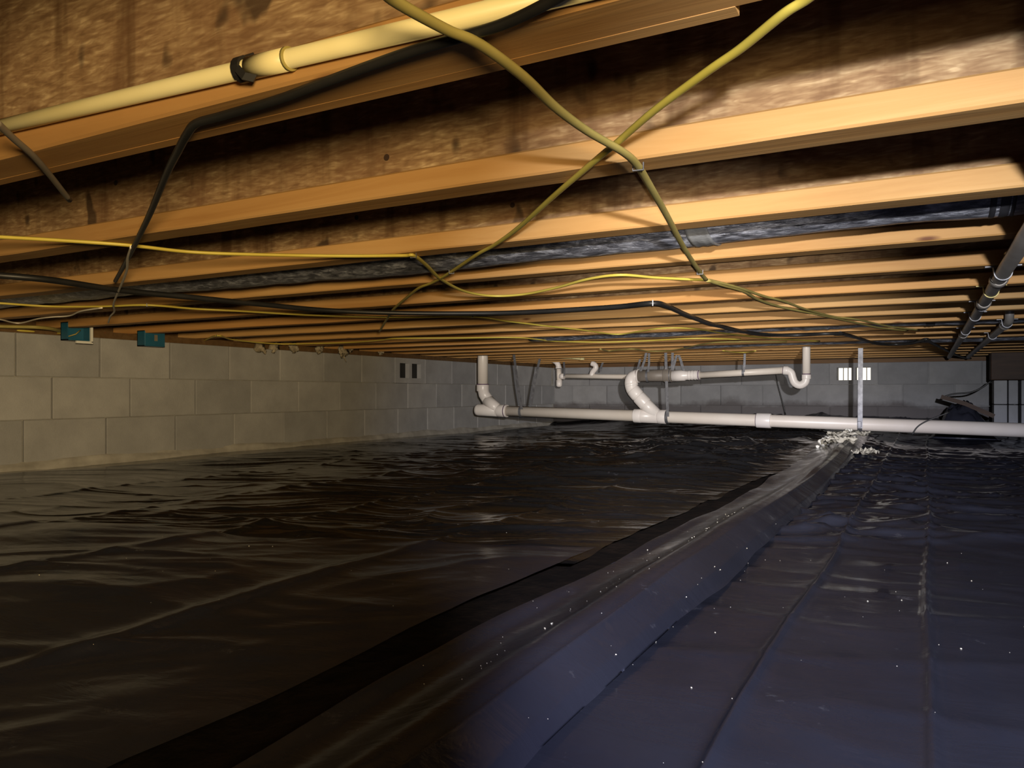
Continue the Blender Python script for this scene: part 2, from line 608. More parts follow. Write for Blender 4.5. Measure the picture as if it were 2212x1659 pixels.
def hollow_block(name, parent, wid, depth, hh, core_h):
    """block laid on its side, two open cores right through; face at x=0, runs along y"""
    mb = MB()
    h2, w2, c2 = hh / 2, wid / 2, core_h / 2
    web = 0.036
    cw = (wid - 3 * web) / 2 - 0.02
    ys = [-w2, -web / 2 - cw, -web / 2, web / 2, web / 2 + cw, w2]
    mb.box((-depth, -w2, c2), (0, w2, h2)); mb.box((-depth, -w2, -h2), (0, w2, -c2))
    for k in (0, 2, 4):
        mb.box((-depth, ys[k], -c2), (0, ys[k + 1], c2))
    return mb.build(name, M['block'], parent), ys, c2


rndb = random.Random(3)
for ci, (z0, z1) in enumerate(COURSES):
    off = (2.045, 2.046, 2.179, 2.013)[ci]
    n0 = -9 if ci else 0
    for n in range(n0, 15):
        y0 = off + n * MODY
        yc = y0 + MODY / 2
        if yc > YB + 0.1:
            continue
        if ci == 3 and n == 7:
            hb, _, _ = hollow_block('hollow_block', wl, 0.400, 0.040, 0.2005, 0.118)
            hb.location = (0, yc, (z0 + z1) / 2)
            MB().box((-0.055, -0.198, -0.098), (-0.042, 0.198, 0.098)).build('core_shade_plate', M['black_rubber'], hb)  # black plate put in for the shade inside the open cores
            hb['label'] = 'block laid on its side showing two open cores'
            continue
        if ci == 0:
            continue
        o = bpy.data.objects.new('block', BM)
        COL.objects.link(o); o.parent = wl
        o.location = (rndb.uniform(-0.0018, 0.0012), yc, (z0 + z1) / 2)
        o.rotation_euler = (rndb.uniform(-.002, .002), 0, rndb.uniform(-.003, .003))
# rough footing ledge at the foot of the left wall
yy = np.linspace(-1.7, 7.8, 240); tt = np.linspace(0, 1, 6)
TY, TT = np.meshgrid(yy, tt, indexing='ij')
fz = 0.045 + 0.016 * fbm(TY * 2.2, TT * 0 + 3, 31, 4)
FX = XW - 0.005 + 0.045 * TT + 0.012 * fbm(TY * 3, TT * 3, 12, 3)
FZ = fz * (1 - TT ** 2.0) - 0.03 * TT
ft = grid_object('trim_1', FX, TY, FZ, M['concrete'])
tag(ft, 'rough strip of pale mortar along the foot of the left block wall', 'footing', kind='structure')

# back wall
wb = thing('wall_back', 'grey concrete block wall across the far end', 'wall', (0, YB, 0), kind='structure')
BX = (-0.797, -0.397)
b = MB()
z3 = COURSES[3][0] - 0.001
b.box((-3.9, 0.016, -0.25), (3.6, 0.20, z3))
b.box((-3.9, 0.016, z3), (BX[0], 0.20, ZT))
b.box((BX[1], 0.016, z3), (3.6, 0.20, ZT))
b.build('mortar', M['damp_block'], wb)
for ci, (z0, z1) in enumerate(COURSES):
    if ci == 0:
        continue
    off = BX[0] + (0 if ci % 2 else MODY / 2)
    for n in range(-8, 11):
        xc = off + n * MODY + (BX[1] - BX[0]) / 2
        if xc - .2 < XW - 0.1 or xc > 3.5:
            continue
        if ci == 3 and n == 0:
            hb, ys, c2 = hollow_block('hollow_block', wb, 0.400, 0.19, 0.2005, 0.118)
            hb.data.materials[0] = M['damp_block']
            hb.rotation_euler = (0, 0, -math.pi / 2)
            hb.location = (xc, 0, (z0 + z1) / 2)
            hb['label'] = 'block on its side with daylight shining through two cores'
            for (ya, yb) in ((ys[1], ys[2]), (ys[3], ys[4])):
                for fq in (0.33, 0.66):
                    yq = ya + (yb - ya) * fq
                    MB().box((-0.185, yq - 0.004, -c2), (-0.170, yq + 0.004, c2)).build('grille_bar', M['grey_cord'], hb)
            continue
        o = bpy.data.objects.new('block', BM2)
        COL.objects.link(o); o.parent = wb
        o.rotation_euler = (0, 0, -math.pi / 2 + rndb.uniform(-.003, .003))
        o.location = (xc, rndb.uniform(-0.0012, 0.0018), (z0 + z1) / 2)

for nm, lo, hi, lab in (('wall_right', (3.4, -1.9, -0.25), (3.6, 8.05, 1.0), 'grey block wall closing the right side'),
                        ('wall_front', (-3.9, -1.9, -0.25), (3.6, -1.7, 1.0), 'grey block wall behind the viewpoint')):
    tag(MB().box(lo, hi).build(nm, M['block'], None), lab, 'wall', kind='structure')

# sills and rims
tag(MB().box((XW - 0.15, -1.7, ZT), (XW - 0.008, YB + 0.2, ZJ)).build('trim_2', M['old_lumber']), 'brown sill plate lying on top of the left block wall', 'sill plate', kind='structure')
tag(MB().box((XW - 0.20, -1.9, ZJ), (XW - 0.16, YB + 0.25, 1.0)).build('trim_3', M['old_lumber']), 'brown rim board above the left wall', 'rim board', kind='structure')
tag(MB().box((-3.9, YB + 0.004, ZT), (3.6, YB + 0.15, ZJ)).build('trim_4', M['old_lumber']), 'brown sill plate lying on top of the far block wall', 'sill plate', kind='structure')
tag(MB().box((-3.9, YB + 0.10, ZJ), (3.6, YB + 0.14, 1.0)).build('trim_5', M['old_lumber']), 'brown rim board above the far wall', 'rim board', kind='structure')
tag(MB().box((-3.95, -1.95, 0.972), (3.65, 8.1, 0.995)).build('ceiling', M['osb']), 'dark strand board subfloor above the joists', 'subfloor', kind='structure')

# ------------------------------------------------------------------ joists
ORD = ['first', 'second', 'third', 'fourth', 'fifth', 'sixth', 'seventh', 'eighth', 'ninth', 'tenth', 'eleventh', 'twelfth', 'thirteenth',
       'fourteenth', 'fifteenth', 'sixteenth', 'seventeenth', 'eighteenth']
JX0, JX1 = -3.83, 3.38
FL, FH, JH = 0.059, 0.038, 0.302
SP = 0.4045


def jy(k):           # middle of joist k (1 = nearest one in the picture)
    return 0.600 + SP * (k - 1)


def wobble_board(name, lo, hi, mat, seed, n=60):
    """long board along x whose faces are not quite straight"""
    rnd = random.Random(seed)
    mb = MB()
    xs = [lo[0] + (hi[0] - lo[0]) * i / n for i in range(n + 1)]
    ch = 0.003
    for i, x in enumerate(xs):
        dy, dz = rnd.uniform(-.0008, .0008), rnd.uniform(-.0006, .0006)
        y0, y1, z0, z1 = lo[1] + dy, hi[1] + dy, lo[2] + dz, hi[2]
        mb.v += [(x, y0 + ch, z0), (x, y1 - ch, z0), (x, y1, z0 + ch), (x, y1, z1 - ch), (x, y1 - ch, z1), (x, y0 + ch, z1), (x, y0, z1 - ch), (x, y0, z0 + ch)]
    for i in range(n):
        for k in range(8):
            k2 = (k + 1) % 8
            mb.f.append((i * 8 + k, (i + 1) * 8 + k, (i + 1) * 8 + k2, i * 8 + k2)); mb.s.append(False)
    mb.f.append(tuple(range(8))); mb.s.append(False)
    mb.f.append(tuple(n * 8 + k for k in range(8))[::-1]); mb.s.append(False)
    me = bpy.data.meshes.new(name)
    me.from_pydata(mb.v, [], mb.f); me.materials.append(mat)
    return me


low_me = [wobble_board('bottom_flange', (JX0, -FL / 2, 0), (JX1, FL / 2, FH), M['lumber'], s) for s in range(3)]
top_me = wobble_board('top_flange', (JX0, -FL / 2, JH - FH), (JX1, FL / 2, JH), M['lumber'], 9, 4)
web_me = wobble_board('web', (JX0, -0.0055, FH - 0.002), (JX1, 0.0055, JH - FH + 0.002), M['osb'], 10, 4)
disc = MB().tube([(0, -0.0064, 0), (0, -0.0056, 0)], 0.0055, seg=12)
disc_me = bpy.data.meshes.new('nail_hole')
disc_me.from_pydata(disc.v, [], disc.f); disc_me.materials.append(M['dark_wood'])
joists = {}
for k in range(-2, 19):
    if k < 1:
        lab = {0: 'wooden floor joist right above the viewpoint', -1: 'wooden floor joist just behind the viewpoint', -2: 'wooden floor joist farthest behind the viewpoint'}[k]
    else:
        lab = 'wooden I-joist, the %s counting from the camera' % ORD[k - 1]
        if k == 1:
            lab = 'nearest wooden I-joist, carrying the cream water pipe at the top left'
        if k == 2:
            lab = 'second nearest wooden I-joist, brightly lit where the yellow cables cross'
    t = thing('floor_joist', lab, 'joist', (0, jy(k), ZJ), 'wooden I-joists overhead')
    joists[k] = t
    for nm, me in (('bottom_flange', low_me[k % 3]), ('web', web_me), ('top_flange', top_me)):
        o = bpy.data.objects.new(nm, me); COL.objects.link(o); o.parent = t
    for (px, py) in {1: ((430, 190),), 2: ((835, 340), (250, 395)), 3: ((1107, 443), (770, 470))}.get(k, ()):
        p = onY(px, py, jy(k) - 0.006)
        o = bpy.data.objects.new('nail_hole', disc_me); COL.objects.link(o); o.parent = t
        o.location = (p.x, 0, p.z - ZJ)
# extra strip nailed beside the flange of the nearest joist, its sawn end showing
e = onZ(1592, 22, ZJ)
MB().box((JX0, FL / 2 - 0.0034, -0.0004), (e.x, FL / 2 + 0.013, 0.030)).build('nailing_strip', M['lumber'], joists[1])

# ------------------------------------------------------------------ plastic ground sheets
def crease(x, c, w, a):
    return a * np.exp(-np.abs(x - c) / w)


def wrinkle(x, y, seed, amp):
    u = x * 0.88 + y * 0.40; v = -x * 0.40 + y * 0.88
    wu = u + 0.25 * fbm(x * 1.1, y * 1.1, seed + 5, 2)
    wv = v + 0.16 * fbm(x * 1.3, y * 1.3, seed + 8, 2)
    a = fbm(wu * 1.2, wv * 3.4, seed, 3) * 0.014
    r = (1 - np.abs(noise2(wu * 1.3, wv * 4.2, seed + 40))) ** 6 * 0.024
    r2 = (1 - np.abs(noise2(wu * 2.4, wv * 9.5, seed + 60))) ** 5 * 0.011
    r3 = (1 - np.abs(noise2(wu * 5 - wv * 2, wv * 17, seed + 70))) ** 4 * 0.004
    fine = (1 - np.abs(noise2(wu * 2.6 + 7, wv * 24, seed + 75))) ** 6 * 0.0055 * (0.35 + 0.65 * sstep(-0.3, 0.35, noise2(x * 1.7, y * 1.7, seed + 90)))
    a = a + (r3 + fine) * (0.4 + 0.6 * sstep(-2.3, -1.2, x))
    left = 0.5 + 0.5 * sstep(-2.3, -1.2, x)
    a = a * (0.55 + 0.45 * left) + 0.012 * noise2(wu * 0.8, wv * 1.7, seed + 33) * (1 - left)
    return amp * (a + (r + r2) * left) * (0.2 + 0.8 * sstep(-3.62, -3.1, x)) * (0.25 + 0.75 * sstep(-0.62, -0.80, x))


def sheet(name, label, xa, xb, ya, yb, nx, ny, zf, group='black plastic ground sheets', power=1.0, flare=None, xpow=1.0, mat='film'):
    s, t = np.meshgrid(np.linspace(0, 1, nx), np.linspace(0, 1, ny) ** power)
    X = xa + (xb - xa) * s ** xpow
    Y = ya(X) + (yb(X) - ya(X)) * t
    ex = 0.012 * fbm(Y * 1.7, Y * 0 + 2, 77, 3)
    X = X + ex * (s < 0.001) + ex * (s > 0.999)
    if flare:
        X = X + s ** 6 * flare(Y)
    Z = zf(X, Y)
    o = grid_object(name, X, Y, Z, M[mat])
    return tag(o, label, 'plastic sheet', group)


seam1 = lambda x: 1.09 + (x + 2.06) * 0.339 + 0.03 * noise2(x * 1.8, x * 0, 5)
seam2 = lambda x: 2.46 + (x + 2.06) * 0.22 + 0.03 * noise2(x * 1.8, x * 0, 6)
XG0, XG1 = -0.640, -0.548    # strip of bare soil


def creases_left(x):
    return crease(x, -1.0, 0.02, 0.008) + crease(x, -1.49, 0.02, 0.008) + crease(x, -1.98, 0.02, 0.007) + crease(x, -2.5, 0.02, 0.006)


def zA1(x, y):
    return film_z(x, y) + 0.012 + wrinkle(x, y, 11, 0.17) + creases_left(x) + 0.012 * fbm(x * 1.5, y * 1.9, 21, 2)


def zA2(x, y):
    d = y - seam1(x)
    return film_z(x, y) + 0.004 + wrinkle(x, y, 15, 0.52) * sstep(0.0, 0.12, d) + creases_left(x) * 0.8 - 0.006 * (1 - sstep(-0.05, 0.05, d))


def zA3(x, y):
    d = y - seam2(x)
    wall = 0.04 * sstep(7.55, 7.80, y) + 0.004 * sstep(-3.55, -3.68, x)
    far = 1.0 + 0.9 * sstep(3.0, 4.2, y) * sstep(-2.8, -1.4, x)
    return film_z(x, y) - 0.002 + wrinkle(x, y, 19, 0.66) * far * sstep(0.0, 0.12, d) + creases_left(x) * 0.8 + wall - 0.006 * (1 - sstep(-0.05, 0.05, d))


sheet('plastic_sheet', 'black plastic ground sheet in the dark left foreground', -3.66, XG0, lambda x: x * 0 - 1.65, seam1, 240, 260, zA1)
sheet('plastic_sheet', 'wrinkled black plastic ground sheet in the middle, beyond the smooth dark foreground sheet', -3.66, XG0, lambda x: seam1(x) - 0.12, seam2, 320, 300, zA2, mat='crinkled_film')
sheet('plastic_sheet', 'wrinkled black plastic ground sheet reaching back to the far wall', -3.66, XG0, lambda x: seam2(x) - 0.12, lambda x: x * 0 + 7.785, 340, 700, zA3, mat='crinkled_film', power=1.25, flare=lambda y: 0.115 * sstep(2.6, 4.2, y))


def zB(x, y):
    s = (x - XG1) / 0.235
    hump = 0.046 * np.exp(-((x + 0.395) / 0.062) ** 2) * (0.75 + 0.25 * sstep(0.6, 1.6, y))
    hump = hump * (1 - 0.25 * sstep(2.5, 4.0, y))
    ripple = 0.004 * fbm(x * 5, y * 0.9, 51, 3) + crease(x, -0.372, 0.006, 0.007) * (0.5 + 0.5 * noise2(y * 0.9, y * 0, 4))
    fold = 0.010 * np.maximum(0, noise2(y * 2.6, x * 3, 8)) * sstep(0.15, 0.0, s)
    return film_z(x, y) + 0.012 + hump + ripple + fold - 0.012 * sstep(0.9, 1.0, s)


sheet('plastic_sheet', 'smooth narrow strip of black plastic raised in a long ridge beside the bare soil', XG1, -0.318, lambda x: x * 0 - 1.65, lambda x: x * 0 + 5.55, 110, 620, zB, power=1.3)


def zC(x, y):
    cr = crease(x, -0.175 + 0.02 * noise2(y * 0.7, y * 0, 2), 0.007, 0.009) + crease(x, 0.005 + 0.008 * noise2(y, y * 0, 3), 0.004, 0.009)
    cr = cr + crease(x, 0.36, 0.012, 0.007) + crease(x, 0.74, 0.012, 0.007)
    wv = sstep(1.7, 2.2, y) * (1 - sstep(3.0, 5.0, y) * 0.4)
    across = 0.013 * (1 - np.abs(noise2(x * 2.1 + 3, y * 5.5, 81))) ** 6 * (0.22 + wv) + 0.005 * (1 - np.abs(noise2(x * 4.2, y * 12, 83))) ** 3 * (0.15 + wv)
    lad = 0.0022 * np.sin(y * 2 * math.pi / 0.032) * np.exp(-((x + 0.066) / 0.012) ** 2) * sstep(1.35, 1.42, y) * (1 - sstep(1.7, 1.78, y))
    pat = np.exp(-((x + 0.235) / 0.075) ** 2) * (sstep(1.85, 1.98, y) * (1 - sstep(2.25, 2.4, y)) * 1.5 + 0.6 * sstep(2.4, 2.7, y) * (1 - sstep(4.0, 5.0, y)))
    pat = pat + 0.8 * np.exp(-((x + 0.09) / 0.07) ** 2) * sstep(1.8, 1.95, y) * (1 - sstep(3.2, 4.6, y))
    across = across + pat * (0.012 * (1 - np.abs(noise2(x * 3, y * 9.0 + x * 4, 86))) ** 3 + 0.004 * np.sin(y * 62 + 6 * noise2(x * 4, y * 3, 87)))
    wall = 0.04 * sstep(7.55, 7.80, y)
    return film_z(x, y) + cr + across + lad + 0.004 * fbm(x * 2, y * 2, 61, 3) + wall + 0.035 * crease(x, -0.52, 0.2, 1) * sstep(5.4, 6, y) * 0


sheet('plastic_sheet', 'bluish lit black plastic ground sheet with long straight creases on the right', -0.345, 3.385, lambda x: x * 0 - 1.65, lambda x: x * 0 + 7.785, 520, 640, zC, power=1.35, xpow=2.2)
sheet('plastic_sheet', 'piece of black plastic ground sheet under the drain between ridge end and far wall', -0.57, -0.30, lambda x: x * 0 + 5.35, lambda x: x * 0 + 7.785, 40, 180, lambda x, y: zC(x, y) + 0.006)

# ------------------------------------------------------------------ ducts
def duct(label, Y, zc, r, x0, x1, wraps, tapes, seed):
    t = thing('flexible_duct', label, 'duct', ((x0 + x1) / 2, Y, zc), 'black jacketed ducts between the joists')
    rnd = random.Random(seed)
    n = int((x1 - x0) / 0.05)
    mid = (x0 + x1) / 2
    path, rad = [], []
    for i in range(n + 1):
        x = x0 + (x1 - x0) * i / n
        path.append((x - mid, 0.008 * math.sin(x * 1.3 + seed), 0.006 * math.sin(x * 2.1 + seed)))
        rad.append(r * (1 + rnd.uniform(-.012, .012) + 0.012 * math.sin(x * 9)))
    jk = MB().tube(path, rad, seg=40).build('duct_jacket', M['duct'], t)
    for (lst, mm, nm) in ((wraps, 'duct_wrap', 'joint_wrap'), (tapes, 'duct_tape', 'tape_band')):
        for (xa, xb) in lst:
            pp = [(xa + (xb - xa) * i / 6 - mid, 0.008 * math.sin((xa + xb) / 2 * 1.3 + seed), 0.006 * math.sin((xa + xb) * 1.05 + seed)) for i in range(7)]
            MB().tube(pp, [r * (1.022 + 0.008 * math.sin(i * 2.3)) for i in range(7)], seg=40).build(nm, M[mm], jk)
    return t


def xat(px, py, Y):
    return onY(px, py, Y).x


D1 = (jy(3) + jy(4)) / 2 + 0.005
duct('black jacketed duct nearest the camera, running between the third and fourth joists', D1, 0.36 + 0.456, 0.142, -3.6, 3.3,
     [(xat(1497, 520, D1), xat(1545, 520, D1))], [(xat(2135, 470, D1), xat(2190, 470, D1))], 1)
D2 = (jy(9) + jy(10)) / 2
duct('black jacketed duct in the middle distance above the drain trap', D2, 0.36 + 0.445, 0.138, onY(1150, 725, D2).x, 3.3,
     [(xat(1735, 715, D2), xat(1790, 715, D2))], [(xat(2000, 700, D2), xat(2020, 700, D2))], 2)
D3 = (jy(12) + jy(13)) / 2
duct('thin looking black duct farthest from the camera, just above the trap pipe', D3, 0.36 + 0.44, 0.138, onY(1480, 748, D3).x, 3.3, [], [(xat(1960, 745, D3), xat(1990, 745, D3))], 3)

# ------------------------------------------------------------------ cream water pipe on the nearest joist
YP = jy(1) - FL / 2 - 0.0115
pa, pb = onY(-260, 336, YP), onY(1150, 3, YP)
pd = (pb - pa)
wp = thing('water_pipe', 'cream plastic water pipe clipped along the nearest joist', 'pipe', pa)
MB().tube([(0, 0, 0), tuple(pd * 0.5), tuple(pd * 1.35)], 0.0093, seg=20).build('pipe', M['cpvc'], wp)


def along(px):
    q = onY(px, 140, YP)
    return pd * ((q.x - pa.x) / pd.x)


c0, c1 = along(541), along(625)
MB().tube([tuple(c0), tuple(c1)], 0.0112, seg=20).build('coupling', M['cpvc'], wp)
MB().tube([tuple(along(622)), tuple(along(627))], 0.0116, seg=20).build('glue_ring', M['dusty_yellow'], wp)
k0 = along(526)
ring = [k0 + Vector((0, 0.0115 * math.cos(a), 0.0115 * math.sin(a))) for a in [i * 2 * math.pi / 16 for i in range(15)]]
cl = MB().strip(ring, (1, 0, 0), 0.010, 0.003)
cl.strip([k0 + Vector((0.004, -0.011, -0.004)), k0 + Vector((0.012, -0.010, -0.013)), k0 + Vector((0.021, -0.004, -0.015))], (0.4, 0.2, 0.8), 0.008, 0.003)
cl.strip([k0 + Vector((0, 0, 0.011)), k0 + Vector((0.001, 0.008, 0.018))], (1, 0, 0), 0.011, 0.003)
cl.build('pipe_clip', M['black_rubber'], wp)

# ------------------------------------------------------------------ iron pipe under the joists on the right
GX, GZ, GR = 0.165, ZJ - 0.0178, 0.0165


def iron_pipe(label, gx, y0, y1, straps, couplings, yellow=()):
    t = thing('iron_pipe', label, 'pipe', (gx, y0, GZ), 'iron pipes under the joists')
    head = [(0, -0.03, 0.16), (0, -0.028, 0.03), (0, -0.012, 0.006)] if y0 > 0 else []
    MB().tube(head + [(0, 0.01 if head else 0, 0), (0, (y1 - y0) / 2, 0), (0, y1 - y0, 0)], GR, seg=20, up=(1, 0, 0)).build('pipe', M['iron'], t)
    for y in couplings:
        MB().tube([(0, y - y0 - .028, 0), (0, y - y0 - .024, 0), (0, y - y0 + .024, 0), (0, y - y0 + .028, 0)], [GR * 1.05, GR * 1.28, GR * 1.28, GR * 1.05], seg=20).build('coupling', M['iron'], t)
    for lst, mm, w in ((straps, 'zinc', 0.022), (yellow, 'yellow', 0.012)):
        for y in lst:
            rr = GR + 0.002
            p = [(-0.038, y - y0, 0.0158), (-rr - .002, y - y0, 0.0158)]
            p += [(-rr * math.cos(a), y - y0, -rr * math.sin(a)) for a in [i * math.pi / 12 for i in range(13)]]
            p += [(rr + .002, y - y0, 0.0158), (0.038, y - y0, 0.0158)]
            MB().strip(p, (0, 1, 0), w, 0.0025).build('pipe_strap' if mm == 'zinc' else 'yellow_tie', M[mm], t)
    return t


iron_pipe('long grey iron pipe crossing under the joists at the right edge', GX, -1.5, 7.2, [jy(5), jy(7), jy(8), jy(10)], [jy(5) + 0.13, jy(7) - 0.1, 4.5], [jy(6) - 0.02])
iron_pipe('short grey iron pipe under the far joists right of the long one', 0.30, 3.75, 7.2, [jy(9), jy(11)], [3.95])

# ------------------------------------------------------------------ white drain
YD = 5.70
RD = 0.0445


def drain_pt(px):       # centre line of the main drain
    a, bq = onY(1060, 886.5, YD), onY(2212, 929.5, YD)
    x = onY(px, 880, YD).x
    return a + (bq - a) * ((x - a.x) / (bq.x - a.x))


base = drain_pt(1420)
dr = thing('drain_pipe', 'white plastic drain with wyes, risers and a trap hanging across the crawlspace', 'drain', (base.x, base.y, 0.03))
DO = Vector((base.x, base.y, 0.03))


def L(p):
    return tuple(Vector(p) - DO)


def dtube(name, pts, r, mat='pvc', seg=24, parent=None):
    return MB().tube([L(p) for p in pts], r, seg=seg).build(name, M[mat], parent or dr)


endR = drain_pt(2212) + (drain_pt(2212) - drain_pt(1060)) * 0.35
dtube('main_pipe', [drain_pt(1060), drain_pt(1600), endR], RD)
dm = (drain_pt(2212) - drain_pt(1060)).normalized()


def sleeve(c, axis, half, r, mat='pvc_fitting', name='coupling', parent=None):
    a = Vector(axis).normalized()
    c = Vector(c)
    return dtube(name, [c - a * half, c - a * (half - .004), c + a * (half - .004), c + a * half], [r * .97, r, r, r * .97], mat, parent=parent)


def ringp(c, axis, r, parent=None):
    a = Vector(axis).normalized()
    c = Vector(c)
    return dtube('primer_ring', [c - a * 0.004, c + a * 0.004], r, 'primer', parent=parent)


# wye at the left end
w1 = drain_pt(1070)
wy1 = dtube('wye', [drain_pt(1030), drain_pt(1034), drain_pt(1093)], [RD * 1.08, RD * 1.14, RD * 1.14], 'pvc_fitting')
sleeve(drain_pt(1086), dm, 0.045, RD * 1.2, name='wye_hub', parent=wy1)
ringp(drain_pt(1092), dm, RD * 1.205, wy1)
r_top = onY(1043, 765, YD)
rx = onY(1043, 830, YD)
el0 = onY(1043, 838, YD); el1 = onY(1046, 852, YD); el2 = onY(1055, 866, YD); el3 = onY(1078, 889, YD)
dtube('riser', [Vector((rx.x, YD, 0.95)), Vector((rx.x, YD, el0.z))], RD)
elb = dtube('elbow', [el0 + Vector((0, 0, .012)), el0, el1, el2], RD * 1.12, 'pvc_fitting')
sleeve(el0 + Vector((0, 0, 0.0)), (0, 0, 1), 0.028, RD * 1.22, name='elbow_hub', parent=elb)
ringp(el0 + Vector((0, 0, 0.030)), (0, 0, 1), RD * 1.2, elb)
dtube('branch', [el2 - (el3 - el2) * 0.15, el3], RD * 1.16, 'pvc_fitting')

# second wye with the curved riser
wy2 = dtube('wye', [drain_pt(1372), drain_pt(1376), drain_pt(1425)], [RD * 1.12, RD * 1.18, RD * 1.15], 'pvc_fitting')
sleeve(drain_pt(1378), dm, 0.030, RD * 1.2, name='wye_hub', parent=wy2)
sleeve(drain_pt(1431), dm, 0.030, RD * 1.22, name='wye_hub', parent=wy2)
ringp(drain_pt(1437), dm, RD * 1.05, wy2)
YB2 = YD - 0.02
b0 = onY(1418, 897, YD); b1 = onY(1383, 861, YB2); b2 = onY(1366, 841, YB2); b3 = onY(1363, 826, YB2); b4 = onY(1367, 816, YB2); b5 = onY(1377, 812, YB2)
br2 = dtube('branch', [b0, b1 + (b1 - b0) * 0.05], RD * 1.12, 'pvc_fitting')
sleeve(b1 + (b0 - b1) * 0.12, (b0 - b1), 0.040, RD * 1.22, name='branch_hub', parent=br2)
ringp(b1 - (b0 - b1) * 0.02, (b0 - b1), RD * 1.20, br2)
elb2 = dtube('elbow', catmull([b1, b1 + (b2 - b1) * .5, b2, b3, b4, b5], 4), RD * 1.12, 'pvc_fitting')
sleeve(b2 + (b1 - b2) * .4, (b1 - b2), 0.03, RD * 1.2, name='elbow_hub', parent=elb2)
sleeve(b3 + (b2 - b3) * .35, (b2 - b3), 0.012, RD * 1.17, name='elbow_hub', parent=elb2)
g0, g1 = b5, onY(1453, 810.5, YB2)
dtube('elbow_rim', [b5 - (g1 - g0) * 0.0, b5 + (g1 - g0).normalized() * 0.012], RD * 1.2, 'pvc_fitting')
dtube('grey_section', [g0, g1], RD * 1.02, 'grey_pipe')  # this stretch is coloured grey-brown, darker than the runs beside it
ga = (g1 - g0).normalized()
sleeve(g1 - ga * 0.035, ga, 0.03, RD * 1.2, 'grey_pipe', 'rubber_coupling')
dtube('hose_clamp', [g1 - ga * .018, g1 - ga * .012], RD * 1.23, 'zinc')
h0, h1 = onY(1453, 812, YB2), onY(1512, 810, YB2)
dtube('reducer', [h0, h0 + (h1 - h0) * .45, h0 + (h1 - h0) * .5, h1], [RD * 1.0, RD * 0.92, 0.034, 0.034], 'pvc_fitting')
for i in range(4):
    q = h0 + (h1 - h0) * (0.58 + 0.11 * i)
    dtube('thread_ring', [q, q + ga * 0.008], 0.0362, 'pvc_fitting')
ringp(h1 - ga * 0.008, ga, 0.0345)
RA = 0.0241
a0, a1 = onY(1512, 810.5, YB2), onY(1693, 800, YB2)
dtube('arm_pipe', [a0, a1], RA)
# trap
tp = [onY(x, y, YB2) for x, y in ((1693, 800), (1702, 800.5), (1709, 806), (1712, 816), (1717, 827), (1728, 832), (1739, 826), (1742, 814))]
trp = dtube('trap_bend', catmull(tp, 4), RA * 1.12, 'pvc_fitting')
sleeve(tp[0] + (tp[1] - tp[0]) * .5, (tp[1] - tp[0]), 0.016, RA * 1.3, name='trap_hub', parent=trp)
sleeve(tp[-1], (0, 0, 1), 0.016, RA * 1.3, name='trap_hub', parent=trp)
ringp(tp[-1] + Vector((0, 0, 0.018)), (0, 0, 1), RA * 1.12)
ringp(tp[0] - (tp[1] - tp[0]) * .06, (tp[1] - tp[0]), RA * 1.08)
dtube('tail_pipe', [tp[-1], Vector((tp[-1].x, YB2, 0.95))], RA * 1.1)
# coupling on the main run
sleeve(drain_pt(1650), dm, 0.050, RD * 1.2)
ringp(drain_pt(1634.5), dm, RD * 1.06)

# small far drain
YF = 7.15
fd0 = onY(1208, 814, YF)
fd = thing('drain_pipe', 'thin white plastic drain with a capped tee against the far wall', 'drain', (fd0.x, YF, 0.1))
FO = Vector((fd0.x, YF, 0.1))


def ftube(name, pts, r, mat='pvc'):
    return MB().tube([tuple(Vector(p) - FO) for p in pts], r, seg=18).build(name, M[mat], fd)


ftube('pipe', [onY(1222, 812.5, YF), onY(1470, 815, YF)], RA)
ftube('tee', [onY(1207, 797, YF), onY(1208, 822, YF)], RA * 1.05, 'pvc')
ftube('tee_hub', [onY(1206.5, 792, YF), onY(1206.8, 796, YF)], RA * 1.3, 'pvc_fitting')
ftube('cap', [onY(1208, 821, YF), onY(1208, 833, YF), onY(1208, 836, YF)], [RA * 1.3, RA * 1.25, RA * .8], 'pvc_fitting')
ftube('branch_hub', [onY(1210, 813, YF), onY(1219, 813, YF)], RA * 1.25, 'pvc_fitting')
ftube('elbow', catmull([onY(1207, 793, YF), onY(1204, 785, YF), onY(1197, 779, YF), onY(1186, 775, YF)], 4), RA * 1.12, 'pvc_fitting')
ftube('side_bend', catmull([onY(1278, 785, YF), onY(1285, 788, YF), onY(1287, 795, YF), onY(1280, 804, YF), onY(1278, 812, YF)], 4), RA * 1.1, 'pvc_fitting')

# thin water line with stub tees under the far joists
YWL = 6.6
wl0 = onY(1125, 765.5, YWL)
wt = thing('water_pipe', 'thin cream water line with stub tees under the far joists', 'pipe', wl0)


def wtube(name, pts, r, mat='cpvc'):
    return MB().tube([tuple(Vector(p) - wl0) for p in pts], r, seg=12).build(name, M[mat], wt)


wtube('pipe', [onY(1133, 767, YWL), onY(1262, 775, YWL)], 0.011)
for (x, y) in ((1130, 765.5), (1208, 770), (1237, 771.5), (1256, 774)):
    wtube('tee', [onY(x, y - 3.6, YWL), onY(x, y + 3.6, YWL)], 0.016)

